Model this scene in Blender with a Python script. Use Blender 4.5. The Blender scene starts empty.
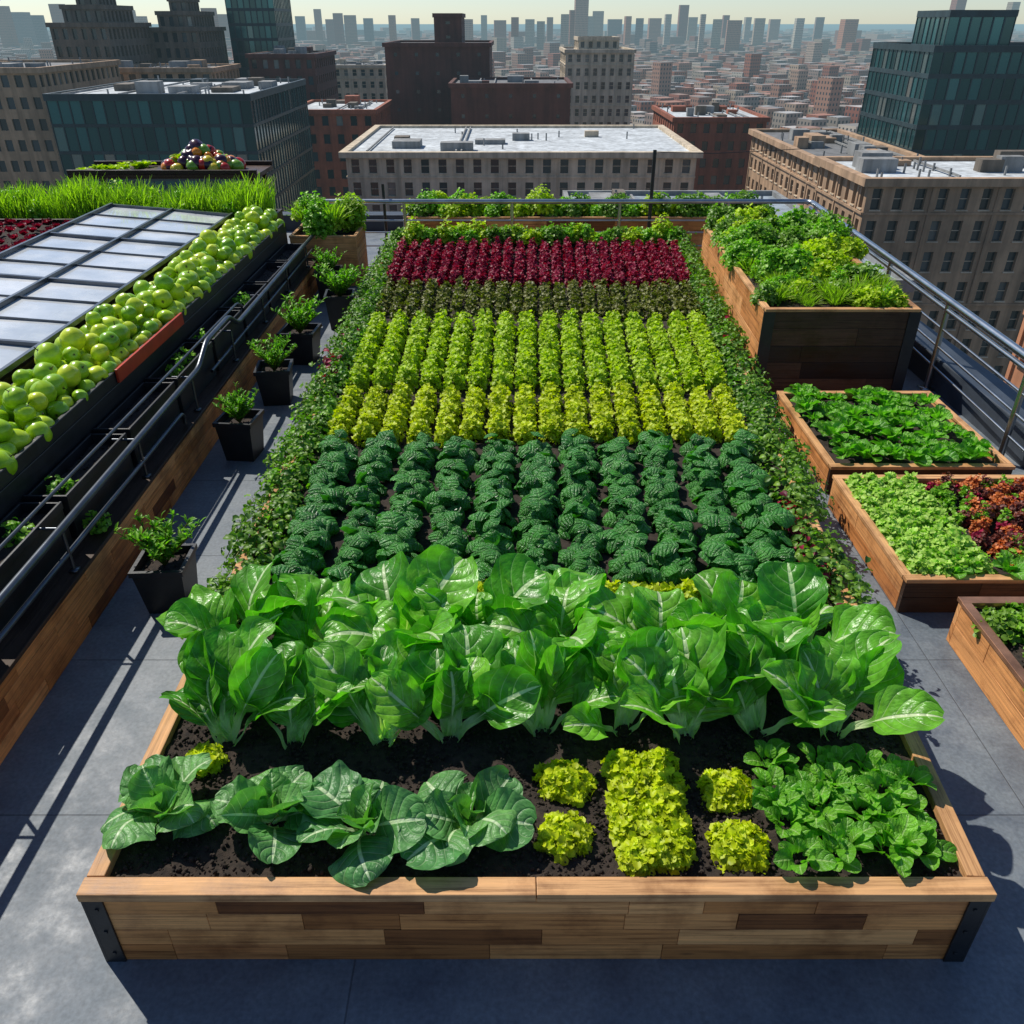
import bpy, math, random
import numpy as np
from mathutils import Vector
rng=np.random.default_rng(7); random.seed(7)
U=lambda a,b,n=None: rng.uniform(a,b,n)
scene=bpy.context.scene
# ------------------------------------------------------------------ node helpers
def S(nt,inp,val):
    if isinstance(val,bpy.types.NodeSocket): nt.links.new(val,inp)
    elif isinstance(val,(tuple,list)):
        inp.default_value=tuple(val)+(1.0,) if (len(val)==3 and inp.type=='RGBA') else tuple(val)
    else: inp.default_value=val
def M(nt,op,a,b=None,c=None,clamp=False):
    n=nt.nodes.new('ShaderNodeMath'); n.operation=op; n.use_clamp=clamp
    S(nt,n.inputs[0],a)
    if b is not None: S(nt,n.inputs[1],b)
    if c is not None: S(nt,n.inputs[2],c)
    return n.outputs[0]
def MIX(nt,f,a,b,bt='MIX'):
    n=nt.nodes.new('ShaderNodeMix'); n.data_type='RGBA'; n.blend_type=bt
    S(nt,n.inputs[0],f); S(nt,n.inputs[6],a); S(nt,n.inputs[7],b); return n.outputs[2]
def SM(nt,x,a,b,lo=0.,hi=1.):
    n=nt.nodes.new('ShaderNodeMapRange'); n.interpolation_type='SMOOTHSTEP'
    S(nt,n.inputs[0],x)
    for i,v in enumerate((a,b,lo,hi)): S(nt,n.inputs[i+1],v)
    return n.outputs[0]
def NOISE(nt,vec,scale,detail=4,rough=.55):
    n=nt.nodes.new('ShaderNodeTexNoise')
    if vec is not None: S(nt,n.inputs['Vector'],vec)
    n.inputs['Scale'].default_value=scale; n.inputs['Detail'].default_value=detail; n.inputs['Roughness'].default_value=rough
    return n.outputs[0]
def RAMP(nt,f,stops,interp='LINEAR'):
    n=nt.nodes.new('ShaderNodeValToRGB'); n.color_ramp.interpolation=interp
    el=n.color_ramp.elements
    while len(el)<len(stops): el.new(.5)
    for e,(p,c) in zip(el,stops): e.position=p; e.color=tuple(c)+(1,)
    S(nt,n.inputs[0],f); return n.outputs[0]
def ATT(nt): 
    n=nt.nodes.new('ShaderNodeAttribute'); n.attribute_name='rnd'; return n.outputs['Fac']
def UVXY(nt):
    n=nt.nodes.new('ShaderNodeUVMap'); s=nt.nodes.new('ShaderNodeSeparateXYZ'); nt.links.new(n.outputs[0],s.inputs[0]); return s.outputs[0],s.outputs[1]
def XYZ(nt,x,y,z=0.):
    n=nt.nodes.new('ShaderNodeCombineXYZ'); S(nt,n.inputs[0],x);S(nt,n.inputs[1],y);S(nt,n.inputs[2],z); return n.outputs[0]
def POS(nt): return nt.nodes.new('ShaderNodeNewGeometry').outputs['Position']
def BUMP(nt,h,strength,dist):
    n=nt.nodes.new('ShaderNodeBump'); n.inputs['Strength'].default_value=strength; n.inputs['Distance'].default_value=dist
    S(nt,n.inputs['Height'],h); return n.outputs[0]
def newmat(name):
    m=bpy.data.materials.new(name); m.use_nodes=True; nt=m.node_tree
    return m,nt,nt.nodes['Principled BSDF'],nt.nodes['Material Output']
def mat_leaf(name,c1,c2,vein=(.3,.42,.15),rough=.42,trans=.35,veins=True,nlat=8,pet=0.,vs=.6,tcol=(.9,1.35,.3),vw=.06,bs=.7,spec=.4):
    m,nt,p,o=newmat(name); r=ATT(nt); s,t=UVXY(nt)
    base=MIX(nt,r,c1,c2)
    nz=NOISE(nt,POS(nt),28,3)
    base=MIX(nt,1.0,base,RAMP(nt,nz,[(.3,(.68,.68,.68)),(.7,(1.25,1.25,1.1))]),'MULTIPLY')
    if veins:
        a=M(nt,'ABSOLUTE',M(nt,'MULTIPLY_ADD',t,2.,-1.))
        f=M(nt,'FRACT',M(nt,'MULTIPLY',M(nt,'SUBTRACT',s,M(nt,'MULTIPLY',M(nt,'POWER',a,1.3),.26)),float(nlat)))
        d=M(nt,'MULTIPLY',M(nt,'ABSOLUTE',M(nt,'SUBTRACT',f,.5)),2.)
        lat=SM(nt,d,.86,1.0)
        lat=M(nt,'MULTIPLY',lat,SM(nt,a,1.,.3,.15,.8))
        mid=SM(nt,a,vw*1.0,vw*1.9,1.,0.)
        if pet>0: mid=M(nt,'MAXIMUM',mid,SM(nt,s,pet*.75,pet*1.25,1.,0.))
        vm=M(nt,'MAXIMUM',mid,M(nt,'MULTIPLY',lat,vs))
        base=MIX(nt,vm,base,vein)
        h=M(nt,'SUBTRACT',M(nt,'SUBTRACT',1.,M(nt,'POWER',d,3.)),M(nt,'MULTIPLY',mid,.8))
        h=M(nt,'ADD',h,M(nt,'MULTIPLY',NOISE(nt,XYZ(nt,M(nt,'MULTIPLY',s,14.),M(nt,'MULTIPLY',t,14.),M(nt,'MULTIPLY',r,40.)),1.2,2),1.2))
        S(nt,p.inputs['Normal'],BUMP(nt,h,bs,.006))
    S(nt,p.inputs['Base Color'],base); p.inputs['Roughness'].default_value=rough
    p.inputs['Specular IOR Level'].default_value=spec
    tr=nt.nodes.new('ShaderNodeBsdfTranslucent'); S(nt,tr.inputs[0],MIX(nt,1.,base,tcol,'MULTIPLY'))
    mx=nt.nodes.new('ShaderNodeMixShader'); mx.inputs[0].default_value=trans
    nt.links.new(p.outputs[0],mx.inputs[1]); nt.links.new(tr.outputs[0],mx.inputs[2]); nt.links.new(mx.outputs[0],o.inputs[0])
    return m
def mat_plain(name,col,rough=.5,metal=0.,nscale=8,amt=.25,bump=0.,spec=.5):
    m,nt,p,o=newmat(name); nz=NOISE(nt,POS(nt),nscale,5)
    lo=tuple(c*(1-amt) for c in col); hi=tuple(min(1,c*(1+amt)) for c in col)
    S(nt,p.inputs['Base Color'],RAMP(nt,nz,[(.3,lo),(.7,hi)])); p.inputs['Roughness'].default_value=rough
    p.inputs['Metallic'].default_value=metal; p.inputs['Specular IOR Level'].default_value=spec
    if bump: S(nt,p.inputs['Normal'],BUMP(nt,NOISE(nt,POS(nt),nscale*6,4),bump,.004))
    return m
def mat_wood(name,cols,rough=.6,wet=.25):
    m,nt,p,o=newmat(name); r=ATT(nt); u,v=UVXY(nt)
    base=RAMP(nt,r,[(i/(len(cols)-1),c) for i,c in enumerate(cols)])
    g=NOISE(nt,XYZ(nt,M(nt,'MULTIPLY',u,2.5),M(nt,'MULTIPLY',v,80.),M(nt,'MULTIPLY',r,30.)),1.,7,.65)
    base=MIX(nt,1.,base,RAMP(nt,g,[(.3,(.42,.34,.28)),(.48,(.95,.93,.9)),(.75,(1.4,1.32,1.2))]),'MULTIPLY')
    st=NOISE(nt,POS(nt),4.5,7,.65)
    base=MIX(nt,1.,base,RAMP(nt,st,[(.33,(.62,.56,.52)),(.52,(1.05,1.05,1.05))]),'MULTIPLY')
    vr=nt.nodes.new('ShaderNodeTexVoronoi'); S(nt,vr.inputs['Vector'],XYZ(nt,M(nt,'MULTIPLY',u,2.2),M(nt,'MULTIPLY',v,9.),M(nt,'MULTIPLY',r,17.))); vr.inputs['Scale'].default_value=1.
    base=MIX(nt,SM(nt,vr.outputs['Distance'],.04,.10,.7,0.),base,(.04,.018,.01))
    S(nt,p.inputs['Base Color'],base); S(nt,p.inputs['Roughness'],SM(nt,st,.3,.7,rough-.15,rough+.15)); p.inputs['Specular IOR Level'].default_value=.3
    S(nt,p.inputs['Normal'],BUMP(nt,g,.6,.003)); return m
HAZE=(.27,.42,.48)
def hazed(nt,p,o,scale=5500.):  # aerial haze painted into the material: glow colour mixed in with distance from origin
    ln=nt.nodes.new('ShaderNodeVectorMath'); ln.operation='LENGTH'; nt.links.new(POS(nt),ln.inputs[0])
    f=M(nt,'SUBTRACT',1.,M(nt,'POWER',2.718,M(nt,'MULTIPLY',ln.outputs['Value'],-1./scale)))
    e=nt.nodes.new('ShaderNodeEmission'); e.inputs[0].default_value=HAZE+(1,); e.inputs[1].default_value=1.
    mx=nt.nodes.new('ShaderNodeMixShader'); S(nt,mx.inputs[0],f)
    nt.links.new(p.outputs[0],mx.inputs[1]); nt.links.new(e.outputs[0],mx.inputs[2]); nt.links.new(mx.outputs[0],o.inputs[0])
def mat_city(name,col,rough=.8,amt=.25,glass=False,metal=0.):
    m,nt,p,o=newmat(name)
    if glass:
        r=ATT(nt); S(nt,p.inputs['Base Color'],RAMP(nt,r,[(0,tuple(c*.4 for c in col)),(.75,col),(.93,tuple(c*1.5 for c in col)),(1,(.25,.25,.22))]))
        p.inputs['Specular IOR Level'].default_value=.8
    else:
        pos=POS(nt); nz=NOISE(nt,pos,.25,6,.65)
        c=RAMP(nt,nz,[(.3,tuple(c*(1-amt) for c in col)),(.7,tuple(c*(1+amt) for c in col))])
        sp=nt.nodes.new('ShaderNodeSeparateXYZ'); nt.links.new(pos,sp.inputs[0])
        sk_=NOISE(nt,XYZ(nt,M(nt,'MULTIPLY',sp.outputs[0],.9),M(nt,'MULTIPLY',sp.outputs[1],.9),M(nt,'MULTIPLY',sp.outputs[2],.06)),1.,5,.6)
        c=MIX(nt,1.,c,RAMP(nt,sk_,[(.35,(.68,.67,.66)),(.6,(1.08,1.08,1.08))]),'MULTIPLY')
        S(nt,p.inputs['Base Color'],c)
    p.inputs['Roughness'].default_value=rough; p.inputs['Metallic'].default_value=metal
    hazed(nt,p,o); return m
# ------------------------------------------------------------------ mesh builder
def gridF(nu,nv):
    i,j=np.meshgrid(np.arange(nu),np.arange(nv),indexing='ij'); a=(i*(nv+1)+j).ravel()
    return np.stack([a,a+nv+1,a+nv+2,a+1],1)
class MB:
    def __init__(s): s.v=[];s.f=[];s.uv=[];s.c=[];s.m=[];s.n=0
    def add(s,V,F,UV=None,C=0.5,mat=0):
        V=np.asarray(V,float).reshape(-1,3); F=np.asarray(F,int); k=len(V)
        s.v.append(V); s.f.append(F+s.n); s.uv.append(np.zeros((k,2)) if UV is None else np.asarray(UV,float))
        s.c.append(np.broadcast_to(np.asarray(C,float),(k,)).copy())
        s.m.append(np.broadcast_to(np.asarray(mat,int),(len(F),)).copy()); s.n+=k
    def obj(s,name,mats,smooth=True,parent=None,loc=None,bevel=0):
        V=np.concatenate(s.v);F=np.concatenate(s.f);UV=np.concatenate(s.uv);C=np.concatenate(s.c);Mi=np.concatenate(s.m)
        if loc is not None: V=V-np.array(loc)
        me=bpy.data.meshes.new(name); me.vertices.add(len(V)); me.vertices.foreach_set('co',V.ravel().astype(np.float32))
        me.loops.add(len(F)*4); me.loops.foreach_set('vertex_index',F.ravel().astype(np.int32))
        me.polygons.add(len(F)); me.polygons.foreach_set('loop_start',np.arange(0,4*len(F),4,dtype=np.int32))
        for m in mats: me.materials.append(m)
        me.polygons.foreach_set('material_index',Mi.astype(np.int32))
        me.update(calc_edges=True)
        me.polygons.foreach_set('use_smooth',np.full(len(F),smooth))
        l=me.uv_layers.new(name='UVMap'); l.data.foreach_set('uv',UV[F.ravel()].ravel().astype(np.float32))
        a=me.attributes.new('rnd','FLOAT','POINT'); a.data.foreach_set('value',C.astype(np.float32))
        me.update()
        o=bpy.data.objects.new(name,me); scene.collection.objects.link(o)
        if loc is not None: o.location=loc
        if parent: 
            o.parent=parent; 
            if loc is None: o.location=-Vector(parent.location)
        if bevel:
            b=o.modifiers.new('Bevel','BEVEL'); b.width=bevel; b.segments=2; b.limit_method='ANGLE'
        return o
BX=np.array([[x,y,z] for x in(-1,1) for y in(-1,1) for z in(-1,1)],float)
BF=np.array([[0,1,3,2],[4,6,7,5],[0,4,5,1],[2,3,7,6],[0,2,6,4],[1,5,7,3]])
def obox(mb,c,h,d=(1,0),r=None,mat=0,swap=False):
    L=BX*np.array(h); d=np.array(d,float); d/=np.linalg.norm(d); n=np.array([-d[1],d[0]])
    V=np.empty_like(L); V[:,0]=c[0]+L[:,0]*d[0]+L[:,1]*n[0]; V[:,1]=c[1]+L[:,0]*d[1]+L[:,1]*n[1]; V[:,2]=c[2]+L[:,2]
    off=U(0,20,2); uv=np.stack([L[:,0]+off[0],L[:,1]+L[:,2]+off[1]],1)
    mb.add(V,BF,uv,U(0,1) if r is None else r,mat)
def box(mb,x0,x1,y0,y1,z0,z1,r=None,mat=0):
    if (y1-y0)>(x1-x0): obox(mb,((x0+x1)/2,(y0+y1)/2,(z0+z1)/2),((y1-y0)/2,(x1-x0)/2,(z1-z0)/2),(0,1),r,mat)
    else: obox(mb,((x0+x1)/2,(y0+y1)/2,(z0+z1)/2),((x1-x0)/2,(y1-y0)/2,(z1-z0)/2),(1,0),r,mat)
def panel(mb,p0,p1,z0,z1,courses,th=.03,plen=(.3,.8),mat=0):
    p0=np.array(p0,float);p1=np.array(p1,float);D=p1-p0;L=np.linalg.norm(D);d=D/L
    h=(z1-z0)/courses
    for k in range(courses):
        s=0; first=True
        while s<L-1e-4:
            l=U(*plen)*(U(.3,1) if first else 1); first=False
            if L-s-l<plen[0]*.4: l=L-s
            l=min(l,L-s); c=p0+d*(s+l/2)
            obox(mb,(c[0],c[1],z0+h*(k+.5)),(l/2-.0007,th/2+U(-.001,.001),h/2-.0009),d,None,mat); s+=l
    c=(p0+p1)/2; obox(mb,(c[0],c[1],(z0+z1)/2),(L/2-.004,th*.3,(z1-z0)/2-.004),d,0.,mat)
def tube(mb,pts,r,n=10,mat=0,c=.5):
    pts=[Vector(p) for p in pts]; V=[];K=len(pts)
    for i,p in enumerate(pts):
        t=(pts[min(i+1,K-1)]-pts[max(i-1,0)]).normalized()
        a=t.orthogonal().normalized() if abs(t.z)>.95 else Vector((-t.y,t.x,0)).normalized()
        b=t.cross(a)
        rr=r[i] if isinstance(r,(list,tuple)) else r
        for j in range(n+1):
            q=2*math.pi*j/n; V.append(p+a*math.cos(q)*rr+b*math.sin(q)*rr)
    mb.add(np.array(V),gridF(K-1,n),None,c,mat)
def bendpath(pts,r=.06,k=5):
    out=[Vector(pts[0])]
    for i in range(1,len(pts)-1):
        a,b,c=Vector(pts[i-1]),Vector(pts[i]),Vector(pts[i+1]); u=(a-b).normalized()*r; w=(c-b).normalized()*r
        for j in range(k+1):
            t=j/k; out.append((b+u)*(1-t)**2+b*2*t*(1-t)+(b+w)*t*t)
    out.append(Vector(pts[-1])); return out
# ------------------------------------------------------------------ leaves
def leaf(L,W,nu=8,nv=6,pet=.2,a0=60,a1=-10,cup=.3,ruf=.1,rf=4,pw=.05,e=.55,tip=.85,pucker=0.,lobes=0.,tw=0.,pb=1.2,endw=.35):
    s=np.linspace(0,1,nu+1); ang=np.radians(a0+(a1-a0)*s**pb); ds=L/nu
    cx=np.concatenate([[0],np.cumsum(np.cos(ang[:-1])*ds)]); cz=np.concatenate([[0],np.cumsum(np.sin(ang[:-1])*ds)])
    b=np.clip((s-pet)/(1-pet),0,1); w=W/2*np.sin(np.pi*np.clip(b,0,.985)**tip)**e; w=np.maximum(w,pw*W)
    w=w*(1+lobes*np.sin(2*np.pi*rf*1.6*s+U(0,6)))
    w[-1]*=endw
    t=np.linspace(-1,1,nv+1); ph=U(0,6.3,6)
    ss,tt=np.meshgrid(s,t,indexing='ij'); ww=w[:,None]; bb=b[:,None]
    sg=np.where(tt<0,0,2.1)
    nrm=cup*ww*tt**2 + ruf*W*np.abs(tt)**1.8*np.minimum(1,bb*3)*(np.sin(2*np.pi*rf*ss+ph[0]+sg)+.55*np.sin(2*np.pi*rf*1.9*ss+ph[1]-sg))
    nrm+=pucker*W*np.minimum(1,bb*3)*np.sin(ss*15+ph[2])*np.sin(tt*5+ph[3]) + tw*ww*tt*ss
    lat=tt*ww*(1-.12*cup*np.abs(tt))+.03*L*np.sin(2*ss+ph[4])
    A=ang[:,None]
    V=np.stack([cx[:,None]-np.sin(A)*nrm+ .04*W*np.abs(tt)*np.sin(2*np.pi*rf*ss+ph[5]) -.0*ww,lat,cz[:,None]+np.cos(A)*nrm],-1).reshape(-1,3)
    UV=np.stack([ss,(tt+1)/2],-1).reshape(-1,2)
    return V,gridF(nu,nv),UV
def inst(mb,proto,R,T,Sc,rn,mat=0):
    V,F,UV=proto; R=np.asarray(R);T=np.asarray(T);Sc=np.asarray(Sc);N=len(T)
    if N==0: return
    W=np.einsum('nij,vj->nvi',R,V)*Sc[:,None,None]+T[:,None,:]
    FF=(F[None]+(np.arange(N)*len(V))[:,None,None]).reshape(-1,4)
    mb.add(W.reshape(-1,3),FF,np.tile(UV,(N,1)),np.repeat(np.asarray(rn),len(V)),mat)
def rots(az,tilt,roll):
    ca,sa=np.cos(az),np.sin(az);ct,st=np.cos(tilt),np.sin(tilt);cr,sr=np.cos(roll),np.sin(roll);z=np.zeros_like(az);o=z+1
    Rz=np.stack([np.stack([ca,-sa,z],-1),np.stack([sa,ca,z],-1),np.stack([z,z,o],-1)],-2)
    Ry=np.stack([np.stack([ct,z,-st],-1),np.stack([z,o,z],-1),np.stack([st,z,ct],-1)],-2)
    Rx=np.stack([np.stack([o,z,z],-1),np.stack([z,cr,-sr],-1),np.stack([z,sr,cr],-1)],-2)
    return Rz@Ry@Rx
def heads(mb,C,protos,n,sc=1.,t0=0,t1=50,s1=.55,off=.01,rspan=(0,1),mat=0,jit=.15,headvar=.15,azs=None):
    """rosettes at points C"""
    C=np.asarray(C,float).reshape(-1,3); H=len(C)
    i=np.tile(np.arange(n),H); h=np.repeat(np.arange(H),n); f=i/max(1,n-1)
    az=i*2.39996+np.repeat(U(0,6.3,H),n)+U(-.3,.3,H*n)
    if azs is not None: az=np.tile(np.asarray(azs,float),H)+U(-.12,.12,H*n)
    tilt=np.radians(t0+(t1-t0)*f+U(-7,7,H*n)); roll=U(-jit,jit,H*n)*1.5
    s=sc*(1+(s1-1)*f)*np.repeat(U(1-headvar,1+headvar,H),n)*U(.88,1.1,H*n)
    T=C[h].copy(); T[:,0]+=np.cos(az)*off; T[:,1]+=np.sin(az)*off
    R=rots(az,tilt,roll); rn=np.clip(rspan[0]+(rspan[1]-rspan[0])*(.5*f+.5*U(0,1,H*n))+np.repeat(U(-.15,.15,H),n),0,1)
    k=rng.integers(0,len(protos),H*n)
    for j,p in enumerate(protos): q=k==j; inst(mb,p,R[q],T[q],s[q],rn[q],mat)
def scatter(mb,protos,P,N,s,rn=None,mat=0,out=.6):
    P=np.asarray(P);n=len(P);Z=N/np.linalg.norm(N,axis=1,keepdims=True)
    X=rng.normal(size=(n,3)); X[:,2]-=out; X-=(X*Z).sum(1,keepdims=True)*Z; X/=np.linalg.norm(X,axis=1,keepdims=True)
    R=np.stack([X,np.cross(Z,X),Z],-1); k=rng.integers(0,len(protos),n)
    rn=U(0,1,n) if rn is None else rn; s=np.broadcast_to(s,(n,))
    for j,p in enumerate(protos): q=k==j; inst(mb,p,R[q],P[q],s[q],rn[q],mat)
def dome(mb,protos,c,rad,n,s,mat=0,jit=.5,rspan=(0,1),fill=.55,lumpy=.16,out=.6):
    v=rng.normal(size=(n,3)); v[:,2]=np.abs(v[:,2]); v/=np.linalg.norm(v,axis=1,keepdims=True)
    r=U(fill,1.,n)[:,None]; lump=1+lumpy*np.sin(v[:,:1]*5+U(0,6))*np.sin(v[:,1:2]*5+U(0,6))
    P=np.array(c)+v*r*lump*np.array(rad); N=v+rng.normal(size=(n,3))*jit*.6+np.array([0,0,.35])
    rn=rspan[0]+(rspan[1]-rspan[0])*np.clip((r[:,0]-fill)/(1-fill+1e-6)*.6+U(0,.4,n),0,1)
    scatter(mb,protos,P,N,s*U(.7,1.25,n),rn,mat,out)
# ------------------------------------------------------------------ materials
m_cab=mat_leaf('cabbage_leaf',(.09,.28,.085),(.21,.46,.13),(.60,.76,.44),.40,.32,nlat=8,pet=.2,vs=.65,vw=.04,bs=.55)
m_bok=mat_leaf('bok_choy_leaf',(.08,.32,.025),(.24,.60,.05),(.74,.86,.50),.32,.44,nlat=8,pet=.34,vs=.55,vw=.045,bs=.6,spec=.5)
m_spin=mat_leaf('spinach_leaf',(.020,.15,.022),(.085,.34,.045),(.13,.36,.08),.30,.30,nlat=5,vs=.35,spec=.5,bs=.9)
m_lime=mat_leaf('lime_lettuce_leaf',(.28,.40,.006),(.68,.76,.015),rough=.5,trans=.4,veins=False,tcol=(1.15,1.25,.2))
m_lime2=mat_leaf('green_lettuce_leaf',(.22,.38,.008),(.56,.72,.02),rough=.5,trans=.4,veins=False,tcol=(1.1,1.28,.25))
m_olive=mat_leaf('olive_lettuce_leaf',(.07,.09,.012),(.22,.22,.025),rough=.5,trans=.3,veins=False)
m_red=mat_leaf('red_lettuce_leaf',(.11,.006,.022),(.40,.02,.075),rough=.45,trans=.3,veins=False,tcol=(1.2,.4,.5),spec=.2)
m_mint=mat_leaf('basil_leaf',(.09,.31,.02),(.24,.58,.04),(.35,.58,.15),.33,.38,nlat=5,vs=.35,bs=.5)
m_vine=mat_leaf('vine_leaf',(.06,.16,.02),(.23,.40,.04),rough=.45,trans=.38,veins=False)
m_herb=mat_leaf('herb_leaf',(.09,.27,.02),(.30,.56,.035),rough=.45,trans=.4,veins=False)
m_orange=mat_leaf('orange_leaf',(.35,.06,.02),(.70,.22,.05),rough=.5,trans=.25,veins=False,tcol=(1.2,.7,.3))
m_brownl=mat_leaf('bronze_leaf',(.08,.02,.02),(.22,.06,.04),rough=.5,trans=.25,veins=False,tcol=(1.2,.7,.3))
m_grass=mat_leaf('grass_blade',(.18,.32,.02),(.50,.64,.05),rough=.5,trans=.45,veins=False)
m_soil=mat_plain('soil',(.030,.020,.014),.95,0,40,.6,.9)
m_wood=mat_wood('warm_planks',[(.18,.065,.020),(.42,.17,.05),(.62,.28,.095),(.74,.38,.15),(.50,.20,.065)])
m_cap=mat_wood('cap_board',[(.42,.22,.09),(.60,.34,.16),(.50,.27,.12)],.6)
m_wlight=mat_wood('cedar_planks',[(.44,.17,.05),(.60,.27,.095),(.66,.34,.14)])
m_wdark=mat_wood('charred_planks',[(.016,.010,.008),(.050,.028,.017),(.12,.062,.034)],.5)
m_black=mat_plain('black_powdercoat',(.012,.013,.015),.45,0,12,.4,.15)
m_steel=mat_plain('galvanised_steel',(.40,.42,.44),.32,1.,6,.2)
m_dsteel=mat_plain('dark_steel_pipe',(.10,.11,.125),.35,.8,6,.3)
m_copper=mat_plain('copper_sheet',(.45,.22,.12),.35,.7,9,.35,.2)
m_stone=mat_plain('parapet_coping',(.04,.05,.065),.5,0,5,.3,.2)
m_redtray=mat_plain('red_tray',(.45,.035,.012),.4,0,8,.2)
# deck
m_deck,nt,p,o=newmat('roof_membrane')
pos=POS(nt); sp=nt.nodes.new('ShaderNodeSeparateXYZ'); nt.links.new(pos,sp.inputs[0])
fy=M(nt,'ABSOLUTE',M(nt,'SUBTRACT',M(nt,'FRACT',M(nt,'DIVIDE',M(nt,'ADD',sp.outputs[1],-.33+8.8),.88*1.0)),.5))
fx=M(nt,'ABSOLUTE',M(nt,'SUBTRACT',M(nt,'FRACT',M(nt,'DIVIDE',M(nt,'ADD',sp.outputs[0],20.1),2.45)),.5))
seam=M(nt,'MAXIMUM',SM(nt,fy,.4955,.498),SM(nt,fx,.4985,.4993))
n1=NOISE(nt,pos,1.1,8,.62); n2=NOISE(nt,pos,60,3); n3=NOISE(nt,pos,5.,7,.7); n4=NOISE(nt,pos,2.3,9,.75)
bc=RAMP(nt,n1,[(.25,(.095,.120,.145)),(.5,(.15,.175,.20)),(.75,(.235,.25,.26))])
bc=MIX(nt,1.,bc,RAMP(nt,n2,[(.3,(.8,.8,.8)),(.7,(1.15,1.15,1.15))]),'MULTIPLY')
bc=MIX(nt,1.,bc,RAMP(nt,n3,[(.35,(.72,.74,.78)),(.6,(1.1,1.08,1.05))]),'MULTIPLY')
bc=MIX(nt,SM(nt,n4,.60,.70,0.,.45),bc,(.05,.055,.06))
bc=MIX(nt,M(nt,'MULTIPLY',seam,.6),bc,(.03,.036,.045))
S(nt,p.inputs['Base Color'],bc); S(nt,p.inputs['Roughness'],SM(nt,n3,.3,.7,.45,.8))
S(nt,p.inputs['Normal'],BUMP(nt,M(nt,'SUBTRACT',M(nt,'MULTIPLY',n2,.3),seam),.5,.004))
# ------------------------------------------------------------------ camera / light / world
H=2.57
cd=bpy.data.cameras.new('camera'); cam=bpy.data.objects.new('camera',cd); scene.collection.objects.link(cam)
cam.location=(0,0,H); cam.rotation_euler=(math.radians(90-30.7),0,0); cd.lens=29.0; cd.sensor_width=36; cd.clip_start=.05; cd.clip_end=90000
scene.camera=cam
EL=math.radians(50); AZ=math.radians(-48)
sv=Vector((math.sin(AZ)*math.cos(EL),math.cos(AZ)*math.cos(EL),math.sin(EL)))
sl=bpy.data.lights.new('sun','SUN'); sl.energy=5.; sl.angle=math.radians(.5); sl.color=(1,.95,.86)
so=bpy.data.objects.new('sun',sl); scene.collection.objects.link(so); so.rotation_euler=sv.to_track_quat('Z','Y').to_euler()
w=bpy.data.worlds.new('World'); scene.world=w; w.use_nodes=True; nt=w.node_tree
sk=nt.nodes.new('ShaderNodeTexSky'); sk.sky_type='NISHITA'; sk.sun_disc=False; sk.sun_elevation=EL; sk.sun_rotation=AZ
sk.dust_density=.2; sk.air_density=.9; sk.ozone_density=3.; sk.altitude=60
bg=nt.nodes['Background']; nt.links.new(MIX(nt,1.,sk.outputs[0],(.92,.98,1.04),'MULTIPLY'),bg.inputs[0]); bg.inputs[1].default_value=.11
scene.view_settings.view_transform='Standard'; scene.view_settings.look='None'; scene.view_settings.exposure=0
# ------------------------------------------------------------------ deck
mb=MB(); gx=np.array([[-10,-4,0],[3.42,-4,0],[3.42,12.2,0],[-10,12.2,0]]); mb.add(gx,[[0,1,2,3]]); mb.obj('roof_deck',[m_deck],False)
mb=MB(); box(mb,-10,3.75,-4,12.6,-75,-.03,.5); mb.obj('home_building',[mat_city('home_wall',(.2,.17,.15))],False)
mb=MB()
obox(mb,(3.56,4,.11),(8.2,.14,.14),(0.0,1),.5); obox(mb,(-3.2,12.33,.06),(6.8,.13,.16),(1,0),.5)
mb.obj('parapet_wall',[m_stone],False,bevel=.01)
# ------------------------------------------------------------------ main bed
XL=lambda y:-1.281-.0176*(y-1.53); XR=lambda y:1.426+.0733*(y-1.53)
y0,y1=1.53,10.05; hb=.35
mb=MB()
A=(XL(y0),y0);B=(XR(y0),y0);C=(XR(y1),y1);D=(XL(y1),y1)
panel(mb,(A[0]+.02,y0+.02),(B[0]-.02,y0+.02),.0,hb-.035,4,.034,(.22,.75))
panel(mb,(B[0]-.02,y0+.04),(C[0]-.02,y1-.04),.0,hb-.035,4,.034,(.5,1.4))
panel(mb,(C[0]-.02,y1-.02),(D[0]+.02,y1-.02),.0,hb-.035,4,.034,(.4,.9))
panel(mb,(D[0]+.02,y1-.04),(A[0]+.02,y0+.04),.0,hb-.035,4,.034,(.5,1.4))
bed=mb.obj('raised_garden_bed',[m_wood],False,bevel=.0018)
mb=MB()
def capline(mb,p0,p1,w,z,th,seg):
    p0=np.array(p0,float);p1=np.array(p1,float);D_=p1-p0;L=np.linalg.norm(D_);d=D_/L;n=max(1,int(round(L/seg)))
    for i in range(n):
        c=p0+d*(i+.5)*L/n; obox(mb,(c[0],c[1],z+U(-.0008,.0008)),(L/n/2-.0012,w/2,th/2),d)
capline(mb,(A[0]-.012,y0+.02),(B[0]+.012,y0+.02),.062,hb-.017,.034,1.36)
capline(mb,(B[0]-.02,y0+.053),(C[0]-.02,y1-.053),.055,hb-.018,.033,1.6)
capline(mb,(D[0]+.02,y1-.053),(A[0]+.02,y0+.053),.055,hb-.018,.033,1.6)
capline(mb,(D[0],y1-.02),(C[0],y1-.02),.06,hb-.017,.034,1.2)
mb.obj('cap_rail',[m_cap],False,parent=bed,bevel=.003)
mb=MB()
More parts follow.
